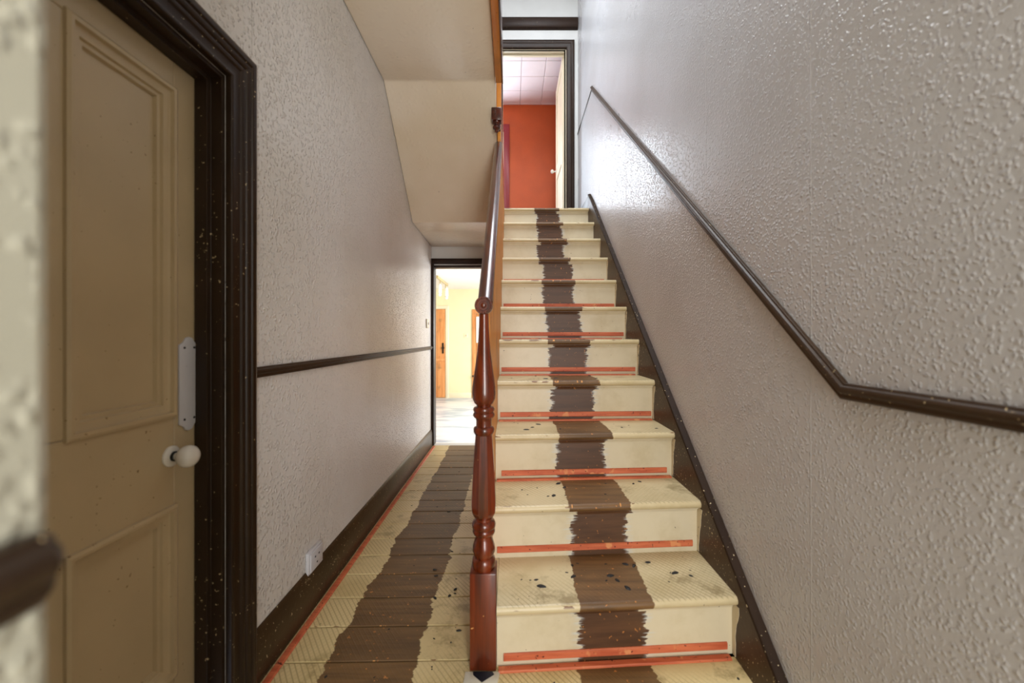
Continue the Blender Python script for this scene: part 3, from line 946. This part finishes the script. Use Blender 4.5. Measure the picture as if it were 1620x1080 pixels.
# outer string of the upper flight
vs = []
for x in (-0.096, -0.076):
    vs += [(x, 2.66, 2.47), (x, 3.2, 2.00), (x, 3.945, 2.335), (x, 3.945, 2.60), (x, 3.3, 2.60), (x, 2.66, 3.15)]
m = MB().add(vs, [tuple(range(5, -1, -1)), tuple(range(6, 12))] + [(j, (j + 1) % 6, 6 + (j + 1) % 6, 6 + j) for j in range(6)])
m.build('outer_string', M['mahogany_rail'], ub, 0.002)

# ---------------------------------------------------------------- small things
gp = MB()
for a, b in ((1.0, 2.02), (2.024, 3.10), (3.104, YE - 0.05)):
    gp.sweep([(0, 0), (0.024, 0), (0.024, 0.004), (0.021, 0.0065), (0.003, 0.0065), (0, 0.004)], [((XL + 0.021, a, 0.0), (1, 0, 0), (0, 0, 1)), ((XL + 0.023, b, 0.0), (1, 0, 0), (0, 0, 1))])
tag(gp.build('carpet_gripper', M['gripper']), 'long orange carpet gripper strip on the floor along the left baseboard', 'carpet gripper')
g1 = gripper('carpet_gripper', None, -0.043, 0.725, Y1 + OVER - 0.006, 0.0, False, skewL[0])
tag(g1, 'orange carpet gripper strip on the floor at the foot of the bottom step', 'carpet gripper')

so = empty('wall_socket', 'small white painted power socket low on the left wall above the baseboard', 'socket')
MB().box(XL, XL + 0.014, 1.545, 1.655, 0.150, 0.236).build('back_box', M['plate'], so, 0.004)
MB().box(XL + 0.014, XL + 0.020, 1.552, 1.648, 0.157, 0.229).build('face_plate', M['plate'], so, 0.003)
for a, b in ((1.585, 0.205), (1.615, 0.205), (1.60, 0.178)):
    MB().box(XL + 0.0195, XL + 0.0206, a - 0.004, a + 0.004, b - 0.003, b + 0.003).build('pin_hole', M['hole'], so)
ls = empty('light_switch', 'small white light switch on the left wall beside the low doorway', 'light switch')
MB().box(XL, XL + 0.012, 3.715, 3.795, 1.145, 1.228).build('plate', M['cream_door_pale'], ls, 0.003)
MB().box(XL + 0.012, XL + 0.02, 3.748, 3.762, 1.175, 1.198).build('rocker', M['porcelain'], ls, 0.002)

# broken piece of patterned tile showing at the newel foot
tc = empty('tile_fragment', 'broken white and blue black tile fragment at the foot of the newel post', 'tile')
MB().hexa([(-0.150, 1.236), (-0.045, 1.240), (-0.038, 1.285), (-0.148, 1.284)], 0.0, 0.004).build('white_glaze', M['tile_white'], tc, 0.001)
MB().hexa([(-0.093, 1.243), (-0.056, 1.272), (-0.062, 1.283), (-0.124, 1.283), (-0.122, 1.270)], 0.004, 0.0052).build('dark_glaze', M['tile_chip'], tc)


# crumbs of perished black underlay
def crumb(mb, x, y, z, r, ang, el=1.7):
    n = 7
    pts = []
    for k in range(n):
        a = 2 * PI * k / n
        q = r * random.uniform(0.65, 1.1)
        u, v = q * math.cos(a) * el, q * math.sin(a)
        pts.append((x + u * math.cos(ang) - v * math.sin(ang), y + u * math.sin(ang) + v * math.cos(ang)))
    h = r * random.uniform(0.25, 0.5)
    vs = [(a, b, z) for a, b in pts] + [(x + (a - x) * 0.6, y + (b - y) * 0.6, z + h) for a, b in pts]
    mb.add(vs, [tuple(range(n - 1, -1, -1)), tuple(range(n, 2 * n))] + [(i, (i + 1) % n, n + (i + 1) % n, n + i) for i in range(n)])


cr = MB()
for i in range(0, 7):
    z = R * i
    ya = Y1 + (i - 1) * G
    for k in range((13, 22, 15, 10, 8, 5, 4)[i]):
        x = random.choice((random.uniform(-0.02, 0.2), random.uniform(0.2, 0.72), random.uniform(-0.02, 0.72)))
        y = random.uniform(1.0, 1.28) if i == 0 else random.uniform(ya + 0.05, ya + G - 0.02)
        crumb(cr, x, y, z, random.choice((0.003, 0.004, 0.006, 0.008, 0.010)), random.uniform(0, PI))
tag(cr.build('debris', M['black_crumb']), 'black crumbs of perished underlay scattered over the lower steps', 'debris', None, 'stuff')
cr = MB()
for k in range(46):
    x = random.choice((random.uniform(-0.72, -0.2), random.uniform(-0.35, -0.15)))
    crumb(cr, x, random.uniform(1.05, 3.3), 0.0, random.choice((0.0025, 0.003, 0.0045, 0.007)), random.uniform(0, PI))
tag(cr.build('debris', M['black_crumb']), 'black crumbs of perished underlay scattered over the passage boards', 'debris', None, 'stuff')
